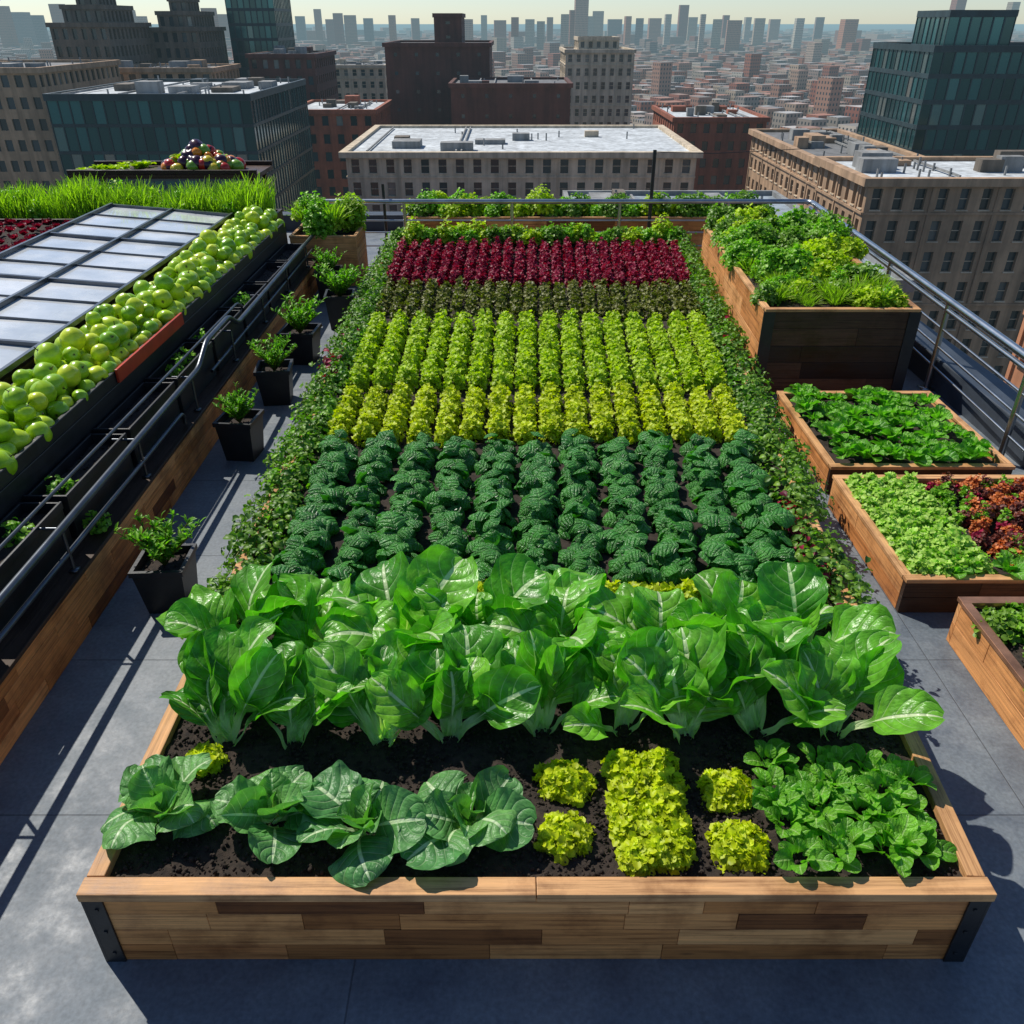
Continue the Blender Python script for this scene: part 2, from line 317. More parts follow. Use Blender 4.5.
for (cx,sg) in((A[0],1),(B[0],-1)):
    obox(mb,(cx+sg*.022,y0-.001,.158),(.032,.0035,.158),(1,0),.5)
    obox(mb,(cx-sg*.0035,y0+.05,.158),(.0035,.055,.158),(1,0),.5)
    for z in(.05,.16,.27):
        obox(mb,(cx+sg*.03,y0-.006,z),(.005,.003,.005),(1,0),.5)
mb.obj('corner_bracket',[m_black],False,parent=bed,bevel=.001)
def soilmesh(mb,fx0,fx1,ya,yb,z,step=.03,amp=.012,clods=300):
    nx=max(4,int((fx1(ya)-fx0(ya))/step));ny=max(4,int((yb-ya)/step))
    yy=np.linspace(ya,yb,ny+1);tt=np.linspace(0,1,nx+1);Y,T=np.meshgrid(yy,tt,indexing='ij')
    X=fx0(Y)+(fx1(Y)-fx0(Y))*T; Z=z+amp*(np.sin(X*17+Y*5)*np.sin(Y*13)+.6*np.sin(X*41)*np.sin(Y*37+X*9))+U(-amp*.6,amp*.6,X.shape)
    mb.add(np.stack([X,Y,Z],-1).reshape(-1,3),gridF(ny,nx)[:,::-1])
    n=clods; y=U(ya,yb,n); t=U(.01,.99,n); x=fx0(y)+(fx1(y)-fx0(y))*t
    R=rots(U(0,6,n),U(-1,1,n),U(-1,1,n)); inst(mb,CLOD,R,np.stack([x,y,np.full(n,z+amp*.7)],1),U(.003,.012,n)*U(.5,1,n),U(0,1,n))
th=np.linspace(0,np.pi,5);ph=np.linspace(0,2*np.pi,7);TH,PH=np.meshgrid(th,ph,indexing='ij')
CV=np.stack([np.sin(TH)*np.cos(PH),np.sin(TH)*np.sin(PH)*.8,np.cos(TH)*.7],-1).reshape(-1,3)
CLOD=(CV,gridF(4,6),np.zeros((len(CV),2)))
mb=MB(); soilmesh(mb,lambda y:XL(y)+.035,lambda y:XR(y)-.035,y0+.035,3.1,.318,.018,.008,14000)
soilmesh(mb,lambda y:XL(y)+.035,lambda y:XR(y)-.035,3.1,y1-.035,.315,.06,.012,3000)
mb.obj('garden_soil',[m_soil],True,parent=bed)
Z0=.325
# cabbages
pc=[leaf(.25,.225,22,16,.20,46,-30,.30,.05,2.4,.09,.48,1.12,.010,tw=U(-.25,.25),endw=.7) for _ in range(4)]+[leaf(.24,.21,22,16,.2,52,-60,-.3,.05,2.,.09,.48,1.1,.012,tw=U(-.3,.3),endw=.7) for _ in range(3)]
pci=[leaf(.2,.16,18,14,.12,60,15,.7,.045,2.,.12,.5,1.1,.008,tw=U(-.4,.4),endw=.7) for _ in range(3)]
for i,(x,y,s) in enumerate([(-1.13,1.82,1.0),(-.785,1.80,.98),(-.475,1.76,.94),(-.14,1.78,.96)]):
    mb=MB(); heads(mb,[(x,y,Z0)],pc,7,s,0,28,.85,.02,jit=.4,rspan=(0,.8)); heads(mb,[(x,y,Z0+.01)],pci,5,s*.95,5,30,.6,.008,jit=.4,rspan=(.4,1)); mb.obj('cabbage_plant',[m_cab],True,loc=(x,y,Z0))
# bok choy : vase shaped plants, pale stems
pb=[leaf(.42,U(.24,.30),26,18,.34,78,U(0,20),.35,U(.045,.075),U(2.2,3.2),.09,.46,U(1.,1.2),.010,tw=U(-.4,.4),pb=1.9,endw=.7) for _ in range(6)]
pb+=[leaf(.41,U(.24,.28),26,18,.34,80,U(-40,-15),.15,U(.05,.08),2.4,.09,.46,1.12,.012,tw=U(-.4,.4),pb=1.9,endw=.7) for _ in range(4)]
pbf=[leaf(.46,U(.20,.25),28,18,.42,82,U(0,25),.40,U(.05,.08),U(2.2,3.2),.085,.5,U(.95,1.1),.010,tw=U(-.4,.4),pb=2.3,endw=.7) for _ in range(6)]
def bok(x,y,s,front):
    mb=MB()
    if front:
        az=np.radians([90,40,140,65,115,0,180,90,75,105]); tl=[-2,-14,-14,-4,-4,-20,-20,6,12,12]; sc=[1,1,1,1,1,.86,.86,.95,.85,.85]; pr=[pb,pbf,pbf,pbf,pbf,pbf,pbf,pb,pb,pb]
    else:
        az=np.arange(12)*2.4+U(0,6); tl=[-16]*6+[-4]*3+[6]*3; sc=[1]*9+[.8]*3; pr=[pb]*12
    for a,t,c,q in zip(az,tl,sc,pr): heads(mb,[(x,y,Z0-.01)],q,1,s*c,t,t,1,.025,jit=.35,headvar=.12,azs=[a+U(-.15,.15)],rspan=(0,1.8))
    mb.obj('bok_choy_plant',[m_bok],True,loc=(x,y,Z0))
for x in (-1.02,-.78,-.46,-.2,.12,.40,.64,.90,1.17): bok(x+U(-.02,.02),2.17+U(-.05,.04),U(.80,.95),True)
for x in np.linspace(-1.08,1.2,8): bok(x+U(-.04,.04),2.60+U(-.06,.06),U(.86,1.0),False)
# bands
def inset(y): return .20-.012*(y-3)
def band(cols,ya,yb,dy,z,jx=.012,jy=.012,trim=0.):
    out=[]
    for c in range(cols):
        yy=np.arange(ya,yb,dy)+U(-.3,.3)*dy
        for y in yy:
            a=XL(y)+inset(y)+trim;b=XR(y)-inset(y)-trim; x=a+(b-a)*(c+.5)/cols
            out.append((x+U(-jx,jx),y+U(-jy,jy),z+U(-.008,.008)))
    return out
ps=[leaf(.12,.115,10,10,.06,25,-50,-.45,.035,1.4,.15,.42,1.0,.03,endw=.7) for _ in range(6)]
mb=MB()
for c in band(11,3.12,4.48,.15,Z0+.0,.02,.025): 
    k=U(.85,1.15); dome(mb,ps,c,(.072*k,.07*k,.13*k),26,U(.72,1.0),fill=.45,jit=.5,lumpy=.1,out=1.0,rspan=(U(0,.25),U(.75,1)))
mb.obj('spinach_rows',[m_spin],True)
pl=[leaf(.085,.085,6,6,.1,35,10,.25,.16,2.5,.2,.45,.9,.03) for _ in range(6)]
pf=[leaf(.035,.034,4,4,.05,30,0,.3,.2,2,.2,.4,.9,.04) for _ in range(5)]
def ridges(name,mat,cols,ya,yb,dy,r,h,n,s,z=Z0,jx=.005,trim=0.):
    mb=MB()
    for c in band(cols,ya,yb,dy,z,jx,.01,trim): k=U(.88,1.12); dome(mb,pf,c,(r*k,dy*.58,h*k),n,s,fill=.6,jit=.6,lumpy=.05,rspan=(U(0,.2),U(.8,1)))
    return mb.obj(name,[mat],True)
ridges('lime_lettuce_rows',m_lime,16,4.66,5.30,.10,.062,.13,120,.9)
ridges('lime_lettuce_rows',m_lime2,16,5.50,6.98,.115,.068,.14,105,.95)
ridges('olive_lettuce_rows',m_olive,22,7.2,7.98,.19,.05,.11,60,1.0)
ridges('red_lettuce_rows',m_red,24,8.15,9.6,.13,.040,.14,50,1.0)
# front lime clumps
for (x,y,r,ry) in[(.18,1.955,.092,.08),(.167,1.74,.082,.072),(.725,1.92,.082,.075),(.715,1.70,.085,.078),(-1.08,2.05,.06,.05)]:
    mb=MB(); dome(mb,pf,(x,y,Z0-.005),(r,ry,.06),900,.72,rspan=(0,1),fill=.45,lumpy=.2); mb.obj('curly_lettuce_plant',[m_lime],True,loc=(x,y,Z0))
mb=MB()
for y in np.arange(1.665,2.03,.07):
    for x in(.39,.455,.515): dome(mb,pf,(x+U(-.012,.012),y+U(-.015,.015),Z0),(.056,.055,.06),340,.72,fill=.5)
mb.obj('curly_lettuce_row',[m_lime],True)
mb=MB()
for k in range(22): dome(mb,pf,(U(-1.,1.2),3.0+U(-.04,.03),Z0+.02),(.07,.05,.06),120,1.1,fill=.5)
mb.obj('curly_lettuce_row',[m_lime],True)
pm=[leaf(.09,.066,9,8,.10,35,-30,.3,.015,1.2,.06,.55,.95,.012,tw=U(-.3,.3)) for _ in range(5)]
mb=MB()
C=[(x+U(-.03,.03),y+U(-.03,.03),Z0+U(0,.05)) for x in np.arange(.88,1.36,.085) for y in np.arange(1.66,2.02,.085)]
heads(mb,C,pm,9,.95,0,55,.6,.02,jit=.4); mb.obj('basil_plants',[m_mint],True)
# vines along bed sides
pv=[leaf(.045,.036,4,4,.1,30,-30,.3,.1,2,.1,.5,.85,.02) for _ in range(5)]
def clusters(cs,per,sig,down=0.):
    cs=np.asarray(cs); n=len(cs)*per; d=rng.normal(size=(n,3)); P=np.repeat(cs,per,0)+d*np.array(sig)
    return P,d*np.array([.6,.6,.4])+np.array([0,0,.7])
for side in(0,1):
    mb=MB(); cs=[];f=XL if side==0 else XR; sg=-1 if side==0 else 1
    for y in np.concatenate([np.arange(2.75,10.,.045)]):
        q=.5+.3*math.sin(y*3+side)+.25*math.sin(y*11)
        if U(0,1)<.85: cs.append((f(y)+sg*U(-.13,.03),y,.35+U(-.02,.05)))
        if U(0,1)<.4: cs.append((f(y)-sg*U(.08,.17),y,.34+U(-.01,.03)))
        if U(0,1)<q: cs.append((f(y)+sg*U(.0,.05),y,U(.08,.34)))
    P,N=clusters(cs,32,(.034,.045,.035)); scatter(mb,pv,P,N,U(.5,1.05,len(P)))
    k=rng.integers(0,len(cs),10)
    P,N=clusters(np.array(cs)[k],12,(.03,.06,.04)); scatter(mb,pv,P,N,U(.8,1.2,len(P)),mat=1)
    k=rng.integers(0,len(cs),80)
    P,N=clusters(np.array(cs)[k],16,(.03,.05,.03)); scatter(mb,pv,P,N,U(.6,1.,len(P)),mat=3)
    for j in range(60):
        y=U(2.8,9.8); x=f(y)+sg*U(-.05,.04); pts=[(x,y,.36)]
        for q in range(5): pts.append((pts[-1][0]+sg*U(0,.045),pts[-1][1]+U(-.06,.06),pts[-1][2]+(.03 if q==0 else -U(.02,.06))))
        tube(mb,pts,.0025,5,mat=2)
        L_=np.array([tuple(p_) for p_ in pts[1:]]); P,N=clusters(L_,4,(.012,.012,.01)); scatter(mb,pv,P,N,U(.4,.8,len(P)))
    mb.obj('edging_vine',[m_vine,m_red,m_olive,m_herb],True)
mb=MB(); cs=[(XR(y)-.13,y,.36) for y in np.arange(3.1,3.8,.06)]; P,N=clusters(cs,18,(.018,.03,.022)); scatter(mb,pv,P,N,U(.6,1.0,len(P))); mb.obj('red_amaranth_row',[m_red],True)
# ------------------------------------------------------------------ generic planter
def planter(name,x0,x1,ya,yb,z0,z1,mats,courses,front=0,side=1,cap=2,skew=0.,capw=.035,plen=(.6,1.4),soil=True,sd=.05,steps=.04,clods=300):
    mb=MB(); t=.03; s=skew*(yb-ya)
    a=(x0,ya);b=(x1,ya);c=(x1+s,yb);d=(x0+s,yb); zt=z1-.022
    panel(mb,(x0+.0,ya+t/2),(x1,ya+t/2),z0,zt,courses,t,plen,front)
    panel(mb,(b[0]-t/2,ya+t+.002),(c[0]-t/2,yb-t-.002),z0,zt,courses,t,plen,side)
    panel(mb,(c[0],yb-t/2),(d[0],yb-t/2),z0,zt,courses,t,plen,side)
    panel(mb,(d[0]+t/2,yb-t-.002),(a[0]+t/2,ya+t+.002),z0,zt,courses,t,plen,side)
    for p,q in(((a[0]-.005,ya+t/2),(b[0]+.005,ya+t/2)),((d[0]-.005,yb-t/2),(c[0]+.005,yb-t/2))):
        p=np.array(p);q=np.array(q);m=(p+q)/2; obox(mb,(m[0],m[1],z1-.011),((q-p)[0]/2,capw/2+.003,.0108),(1,0),None,cap)
    for p,q in(((b[0]-t/2,ya+t+.006),(c[0]-t/2,yb-t-.006)),((a[0]+t/2,ya+t+.006),(d[0]+t/2,yb-t-.006))):
        p=np.array(p);q=np.array(q);m=(p+q)/2;D_=q-p;L=np.linalg.norm(D_); obox(mb,(m[0],m[1],z1-.0115),(L/2,capw/2,.0104),D_,None,cap)
    ob=mb.obj(name,mats,False,bevel=.002)
    if soil:
        mb=MB(); soilmesh(mb,lambda y:x0+t+(y-ya)*skew,lambda y:x1-t+(y-ya)*skew,ya+t,yb-t,z1-sd,steps,.01,clods); mb.obj('soil',[m_soil],True,parent=ob)
    return ob
W3=[m_wood,m_wlight,m_cap]; D3=[m_wdark,m_wlight,m_cap]
PB=planter('tall_wooden_planter',1.93,3.10,6.17,9.2,0,.70,D3,5,0,1,2,.045,.05)
mb=MB()
for (x,sg) in((1.93,1),(3.10,-1)): obox(mb,(x+sg*.03,6.166,.34),(.045,.006,.338),(1,0),.5)
mb.obj('corner_plate',[m_black],False,parent=PB,bevel=.001)
pbush=[leaf(.06,.045,5,4,.1,35,-20,.3,.12,2,.1,.5,.85,.03) for _ in range(5)]
pfeather=[leaf(.16,.008,5,2,.02,70,20,.1,.0,2,.3,.5,.9,0) for _ in range(5)]
mb=MB()
for k in range(44):
    y=U(6.9,9.05); x=U(2.05,3.05)+(y-6.17)*.045; r=U(.12,.24); dome(mb,pf if k%3 else pbush,(x,y,.68),(r,r,U(.12,.3)),int((1000 if k%3 else 420)*r/.2),U(.9,1.2) if k%3 else U(.6,.9),mat=int(rng.integers(0,3)),fill=.6)
for k in range(46):
    x=U(2.02,3.05);y=U(6.28,7.5); heads(mb,[(x+.02,y,.67)],pfeather,90,U(.7,1.2),-35,45,.8,.04,mat=3,jit=.5)
for k in range(16):
    x=U(2.0,3.05);y=U(6.28,7.0); dome(mb,pf,(x,y,.66),(.1,.1,.15),320,.9,mat=int(rng.integers(0,3)),fill=.5)
mb.obj('mixed_herb_bushes',[m_herb,m_lime2,m_vine,m_grass],True)
planter('low_wooden_planter',1.985,3.12,4.55,5.76,0,.20,D3,2,0,1,2,0.,.045)
pg=[leaf(.13,.10,9,7,.15,45,-30,.35,.04,2,.08,.5,1.,.02) for _ in range(5)]
mb=MB(); C=[(x+U(-.04,.04),y+U(-.04,.04),.16+U(0,.07)) for x in np.arange(2.10,3.08,.14) for y in np.arange(4.66,5.72,.14)]
heads(mb,C,pg,12,.8,0,60,.6,.02,jit=.5,headvar=.3); mb.obj('chard_plants',[m_mint],True)
planter('low_wooden_planter',1.95,3.12,3.33,4.41,0,.21,D3,2,0,1,2,0.,.045)
mb=MB(); C=[(x+U(-.01,.01),y+U(-.02,.02),.17) for x in np.arange(2.04,2.42,.11) for y in np.arange(3.43,4.36,.1)]
for c in C: dome(mb,pf,c,(.05,.055,.09),120,.85,fill=.5)
mb.obj('pale_lettuce_rows',[mat_leaf('pale_lettuce',(.26,.45,.06),(.54,.74,.16),rough=.5,trans=.4,veins=False)],True)
mb=MB()
for k in range(170):
    x=U(2.47,3.07);y=U(3.42,4.34)
    wgt=[.16,.12,.40,.32] if x<2.66 else [.30,.18,.17,.35]
    dome(mb,pf,(x,y,.18),(.036,.036,U(.04,.09)),70,.6,mat=int(rng.choice([0,1,2,3],p=wgt)),fill=.4)
mb.obj('red_orange_lettuce_bed',[m_orange,m_red,m_herb,m_brownl],True)
mb=MB(); heads(mb,[(2.22,3.42,.18),(2.32,3.46,.18),(2.5,3.43,.19)],pg,10,.9,0,60,.6,.02,jit=.3); mb.obj('chard_plants',[m_mint],True)
PC=planter('copper_trimmed_planter',2.10,3.12,1.95,3.12,0,.25,[m_wood,m_wlight,m_copper],2,0,1,2,0.,.045)
mb=MB()
for k in range(90): dome(mb,pf,(U(2.16,3.0),U(2.02,3.06),.20),(.08,.08,U(.05,.1)),110,.8,mat=int(rng.integers(0,2)),fill=.4)
mb.obj('microgreens_bed',[m_herb,m_vine],True)
# ------------------------------------------------------------------ left structures
mb=MB(); panel(mb,(-2.20,9.9),(-2.03,-.5),.0,.29,4,.04,(.35,.9)); 
panel(mb,(-2.30,9.9),(-2.30,-.5),.0,.25,1,.03,(3,4))
wl=mb.obj('wooden_retaining_wall',[m_wood],False,bevel=.0018)
mb=MB(); obox(mb,(-2.2,4.7,.302),(5.2,.12,.011),(-.0165,1),.5); mb.obj('ledge_board',[m_wdark],False,parent=wl,bevel=.003)
def trough(x0,x1,ya,yb,z0,z1,name='black_trough_planter'):
    mb=MB(); t=.012
    box(mb,x0,x1,ya,ya+t,z0,z1,.5);box(mb,x0,x1,yb-t,yb,z0,z1,.5)
    box(mb,x0,x0+t,ya+t+.001,yb-t-.001,z0,z1-.001,.5);box(mb,x1-t,x1,ya+t+.001,yb-t-.001,z0,z1-.001,.5)
    box(mb,x0-.008,x1+.008,ya-.008,ya+.004,z1-.035,z1+.004,.5); box(mb,x1-.004,x1+.008,ya+.005,yb-.001,z1-.034,z1+.005,.5)
    ob=mb.obj(name,[m_black],False,bevel=.002)
    mb=MB(); soilmesh(mb,lambda y:x0+t+0*y,lambda y:x1-t+0*y,ya+t,yb-t,z1-.06,.05,.006,60); mb.obj('soil',[m_soil],True,parent=ob); return ob
ys=np.arange(1.2,9.0,.78)
for y in ys: trough(-2.40,-2.20,y,y+.72,.314,.56)
mb=MB()
for y in np.arange(1.3,9.0,.42):
    if U(0,1)<.35: dome(mb,pbush,(-2.3,y+U(0,.3),.5),(.07,.08,.1),60,.6,fill=.3)
dome(mb,pbush,(-2.13,3.62,.33),(.06,.06,.1),90,.5,fill=.3)
mb.obj('trough_seedlings',[m_herb],True)
mb=MB()
xp=lambda y:-2.07-.017*(y-2)
tube(mb,bendpath([(xp(-.5),-.5,.55),(xp(5.3),5.3,.55),(xp(5.55),5.55,.66),(xp(6.1),6.1,.66),(xp(6.3),6.3,.55),(xp(9.8),9.8,.55)]),.019,10)
tube(mb,bendpath([(xp(-.5)-.02,-.5,.41),(xp(4.9),4.9,.41),(xp(4.9),4.9,.33)]),.013,10)
tube(mb,bendpath([(xp(5.6)-.02,5.6,.42),(xp(9.8),9.8,.42)]),.012,10)
tube(mb,bendpath([(-2.2,-.5,.62),(-2.22,6.6,.62),(-2.22,6.8,.5)]),.009,8)
for y in np.arange(.4,9.9,.95):
    tube(mb,[(xp(y),y,.31),(xp(y),y,.55)],.008,8); tube(mb,[(xp(y),y,.55),(-2.25,y,.55)],.007,8)
    obox(mb,(xp(y),y,.319),(.02,.02,.006),(1,0),.5)
mb.obj('pipe_handrail',[m_dsteel],True)
# fruit tray
mb=MB()
box(mb,-2.92,-2.42,.9,9.15,0.,.66,.5); box(mb,-2.445,-2.42,.9,9.15,.662,.74,.5); box(mb,-2.92,-2.90,.9,9.15,.662,.76,.5)
tr=mb.obj('produce_display_stand',[m_black],False,bevel=.004)
mb=MB(); box(mb,-2.416,-2.400,4.75,5.9,.67,.755,.5); mb.obj('red_edge_board',[m_redtray],False,parent=tr,bevel=.002)
th=np.linspace(0,np.pi,13);ph=np.linspace(0,2*np.pi,17);TH,PH=np.meshgrid(th,ph,indexing='ij')
r_=1-.16*np.exp(-(TH/.3)**2)-.10*np.exp(-((np.pi-TH)/.35)**2); sx=1+.03*np.cos(5*PH)*np.sin(TH)
AP=(np.stack([np.sin(TH)*np.cos(PH)*sx*r_,np.sin(TH)*np.sin(PH)*sx*r_,np.cos(TH)*.92*r_],-1).reshape(-1,3),gridF(12,16)[:,::-1],np.stack([TH/np.pi,PH/6.283],-1).reshape(-1,2))
m_app,nt,p,o=newmat('green_apple_skin'); r=ATT(nt); s,t=UVXY(nt)
b=RAMP(nt,r,[(0,(.20,.42,.01)),(.6,(.42,.62,.015)),(1,(.62,.70,.03))]); b=MIX(nt,SM(nt,s,.08,.02),b,(.14,.18,.02))
b=MIX(nt,1.,b,RAMP(nt,NOISE(nt,POS(nt),22,4),[(.35,(.75,.82,.75)),(.65,(1.15,1.1,1.)) ]),'MULTIPLY')
S(nt,p.inputs['Base Color'],b); p.inputs['Roughness'].default_value=.3
mb=MB(); T=[];Sz=[]
for layer,(nx,zz) in enumerate([(4,.735),(3,.82),(2,.88)]):
    for y in np.arange(1.0,9.1,.126):
        for i in range(nx):
            if layer==2 and U(0,1)<.75: continue
            if layer==1 and U(0,1)<.25: continue
            T.append((-2.67+(i-(nx-1)/2)*.122+U(-.025,.025),y+(layer%2)*.06+U(-.035,.035),zz+U(-.015,.015))); Sz.append(U(.048,.078))
n=len(T); R=rots(U(0,6,n),U(-1.8,1.8,n),U(-1.8,1.8,n)); inst(mb,AP,R,T,Sz,U(0,1,n))
ST=MB(); tube(ST,[(0,0,.7),(.03,0,.95),(.1,.02,1.15)],.04,5); sv_=(ST.v[0],ST.f[0],ST.uv[0]); inst(mb,sv_,R,T,Sz,U(0,1,n),1)
mb.obj('green_apple_pile',[m_app,m_wdark],True,parent=tr)
# cold frame
def gm(name):
    m,nt,p,o=newmat(name); nz=NOISE(nt,POS(nt),1.6,6,.6)
    S(nt,p.inputs['Base Color'],RAMP(nt,nz,[(.3,(.42,.45,.46)),(.5,(.60,.62,.62)),(.7,(.80,.80,.78))])); S(nt,p.inputs['Roughness'],SM(nt,NOISE(nt,POS(nt),5,5),.3,.7,.12,.35))
    p.inputs['Specular IOR Level'].default_value=.8; p.inputs['Coat Weight'].default_value=.6; p.inputs['Coat Roughness'].default_value=.05
    S(nt,p.inputs['Normal'],BUMP(nt,NOISE(nt,POS(nt),2.,2),.25,.02)); return m
m_cf=gm('cold_frame_glazing')
mb=MB(); xa,xb,za,zb=-2.97,-4.22,.80,.90
zf=lambda x:za+(zb-za)*(x-xa)/(xb-xa)
box(mb,xb,xa,.9,9.12,0,.77,.5,0)
def quadbar(p,q,w,h,mat):
    p=Vector(p);q=Vector(q);c=(p+q)/2;d=(q-p).normalized();L=(q-p).length/2
    sd=Vector((-d.y,d.x,0)).normalized();up=d.cross(sd)
    if up.z<0: up=-up
    V=[c+d*a*L+sd*b*w/2+up*e*h/2 for a in(-1,1) for b in(-1,1) for e in(-1,1)]; mb.add(np.array(V),BF,None,.5,mat)
rows=np.linspace(.95,9.12,7)
for i in range(len(rows)-1):
    for x_,x2 in((xa,-3.59),(-3.59,xb)):
        t1,t2=U(-.008,.008,2)
        mb.add(np.array([[x_,rows[i],zf(x_)+t1],[x_,rows[i+1],zf(x_)+t2],[x2,rows[i+1],zf(x2)-t1],[x2,rows[i],zf(x2)+t2]]),[[0,1,2,3]],None,.5,1)
for y in rows: quadbar((xa,y,zf(xa)+.012),(xb,y,zf(xb)+.012),.03,.03,2)
for i in range(len(rows)-1):
    for q in(1/3,2/3): 
        y=rows[i]+(rows[i+1]-rows[i])*q; quadbar((xa,y,zf(xa)+.006),(xb,y,zf(xb)+.006),.008,.02,2)
for x in(xa,-3.59,xb): quadbar((x,.93,zf(x)+.018),(x,9.14,zf(x)+.018),.026,.032,2)
mb.obj('cold_frame',[m_wdark,m_cf,m_dsteel],False)
for k,(xa_,xb_) in enumerate([(-5.75,-4.32),(-7.4,-5.85)]):
    planter('dark_raised_bed',xa_,xb_,4.5,6.9,0,.80,[m_wdark,m_wdark,m_wdark],4); planter('dark_raised_bed',xa_,xb_,7.0,9.0,0,.80,[m_wdark,m_wdark,m_wdark],4)
    mb=MB(); C=[(x+U(-.03,.03),y+U(-.03,.03),.77) for x in np.arange(xa_+.15,xb_-.08,.2) for y in np.arange(7.15,8.9,.17)]; heads(mb,C,pl,11,.85,5,70,.6,.01); mb.obj('red_lettuce_rows',[m_red],True)
    mb=MB(); C=[(x+U(-.03,.03),y+U(-.03,.03),.77) for x in np.arange(xa_+.15,xb_-.08,.2) for y in np.arange(4.7,6.8,.15)]; heads(mb,C,pg,10,.8,5,60,.6,.01); mb.obj('chard_plants',[m_vine],True)
planter('grass_planter',-9.2,-2.62,9.22,9.85,0,.74,[m_wdark,m_wdark,m_wdark],4)
pgr=[leaf(.40,.014,7,2,.02,86,U(40,75),.2,0,2,.35,.4,.6,0) for _ in range(8)]
mb=MB(); n=7000; R=rots(U(0,6.3,n),U(-.15,.1,n),U(-.3,.3,n)); T=np.stack([U(-9.1,-2.68,n),U(9.27,9.8,n),np.full(n,.70)],1); k=rng.integers(0,8,n)
clump=.80+.2*np.sin(T[:,0]*7)*np.sin(T[:,0]*3.1+1)+U(-.25,.22,n)
for j in range(8): q=k==j; inst(mb,pgr[j],R[q],T[q],np.clip(clump[q],.4,1.2),U(0,1,n)[q])
for x in np.arange(-9,-2.8,.11): dome(mb,pf,(x,U(9.3,9.7),.72),(.11,.1,U(.15,.38)),200,1.0,fill=.3,mat=int(rng.integers(0,2)))
mb.obj('tall_grass',[m_grass,m_herb],True)
# fruit table
mb=MB(); box(mb,-5.4,-3.1,10.7,11.5,.93,.98,.6)
for x in(-5.3,-3.2):
    for y in(10.8,11.4): box(mb,x-.03,x+.03,y-.03,y+.03,0,.929,.3)
box(mb,-5.4,-3.1,10.7,10.74,.982,1.03,.3);box(mb,-5.4,-3.1,11.46,11.5,.982,1.03,.3)
ft=mb.obj('wooden_display_table',[m_wdark],False,bevel=.004)
m_fr,nt,p,o=newmat('mixed_fruit_skin'); S(nt,p.inputs['Base Color'],RAMP(nt,ATT(nt),[(0,(.45,.02,.01)),(.2,(.7,.22,.01)),(.4,(.6,.45,.02)),(.5,(.05,.01,.03)),(.75,(.03,.01,.03)),(.88,(.15,.3,.02))],'CONSTANT')); p.inputs['Roughness'].default_value=.3
mb=MB(); n=110; a=U(0,6.3,n); q=np.sqrt(U(0,1,n)); z=1.02+.26*(1-q)*U(.6,1,n); T=np.stack([-3.85+np.cos(a)*q*.46,11.05+np.sin(a)*q*.28,z],1)
inst(mb,AP,rots(U(0,6,n),U(-1,1,n),U(-1,1,n)),T,U(.05,.095,n),U(0,1,n)); mb.obj('fruit_pile',[m_fr],True,parent=ft)
mb=MB(); C=[(U(-5.3,-4.4),U(10.8,11.4),.98) for _ in range(14)]+[(-3.6,11.,1.1),(-4.1,11.,1.1)]; heads(mb,C,pg,10,.9,0,60,.6,.02); mb.obj('leafy_greens',[m_lime2],True,parent=ft)
# pots
pherb=[leaf(.07,.022,6,4,.1,50,10,.3,.04,1,.1,.55,.85,0) for _ in range(5)]
def pot(x,y,w,h,plant=0,ps_=1.,rot=0.):
    mb=MB(); prof=[(w*.40,0),(w*.5,h*.9),(w*.5,h*.9),(w*.54,h*.9),(w*.54,h),(w*.46,h),(w*.44,h*.8)]
    ca,sa=math.cos(rot),math.sin(rot); V=[]
    for (r,z) in prof:
        for k in range(5):
            q=[(-1,-1),(1,-1),(1,1),(-1,1),(-1,-1)][k]; V.append((x+(q[0]*ca-q[1]*sa)*r,y+(q[0]*sa+q[1]*ca)*r,z+.002))
    mb.add(V,gridF(len(prof)-1,4)[:,::-1]); ob=mb.obj('black_square_pot',[m_black],False,bevel=.003)
    mb=MB(); q=w*.445; soilmesh(mb,lambda yy:x-q+0*yy,lambda yy:x+q+0*yy,y-q,y+q,h*.84,.03,.005,40); mb.obj('soil',[m_soil],True,parent=ob)
    mb=MB()
    for j in range(34):
        a=U(0,6.3);l=U(.5,1.1)*.27*ps_; dx,dy=math.cos(a)*U(.1,.85),math.sin(a)*U(.1,.85); pts=[(x+dx*l*t,y+dy*l*t,h*.84+l*t*(1-.2*t)) for t in np.linspace(0,1,5)]
        tube(mb,pts,.003,5,mat=1)
        nL=26; t=U(.15,1,nL); P=np.stack([x+dx*l*t,y+dy*l*t,h*.84+l*t*(1-.2*t)],1)
        R=rots(U(0,6.3,nL),U(-.3,.5,nL),U(-.4,.4,nL)); k=rng.integers(0,5,nL)
        for e in range(5): m_=k==e; inst(mb,pherb[e],R[m_],P[m_],U(.4,.8,nL)[m_]*ps_,U(0,1,nL)[m_])
    mb.obj('potted_herb',[m_herb,m_olive],True,parent=ob)
pot(-1.74,3.42,.24,.27,0,1.,.05); pot(-1.84,5.10,.24,.29,0,.9,-.1); pot(-1.84,6.05,.25,.29,0,1.,.12); pot(-1.84,6.95,.29,.29,0,1.2,-.05); pot(-1.66,7.9,.26,.33,0,1.3,.1); pot(-1.95,8.85,.26,.32,0,1.,.1)
planter('wooden_corner_planter',-2.45,-1.72,9.35,10.0,0,.55,[m_wlight,m_wlight,m_cap],4)
mb=MB()
for k in range(12): r=U(.12,.2); dome(mb,pf,(U(-2.4,-1.8),U(9.45,9.95),U(.5,.72)),(r,r,r*1.2),int(3000*r),1.1,mat=int(rng.integers(0,2)),fill=.5)
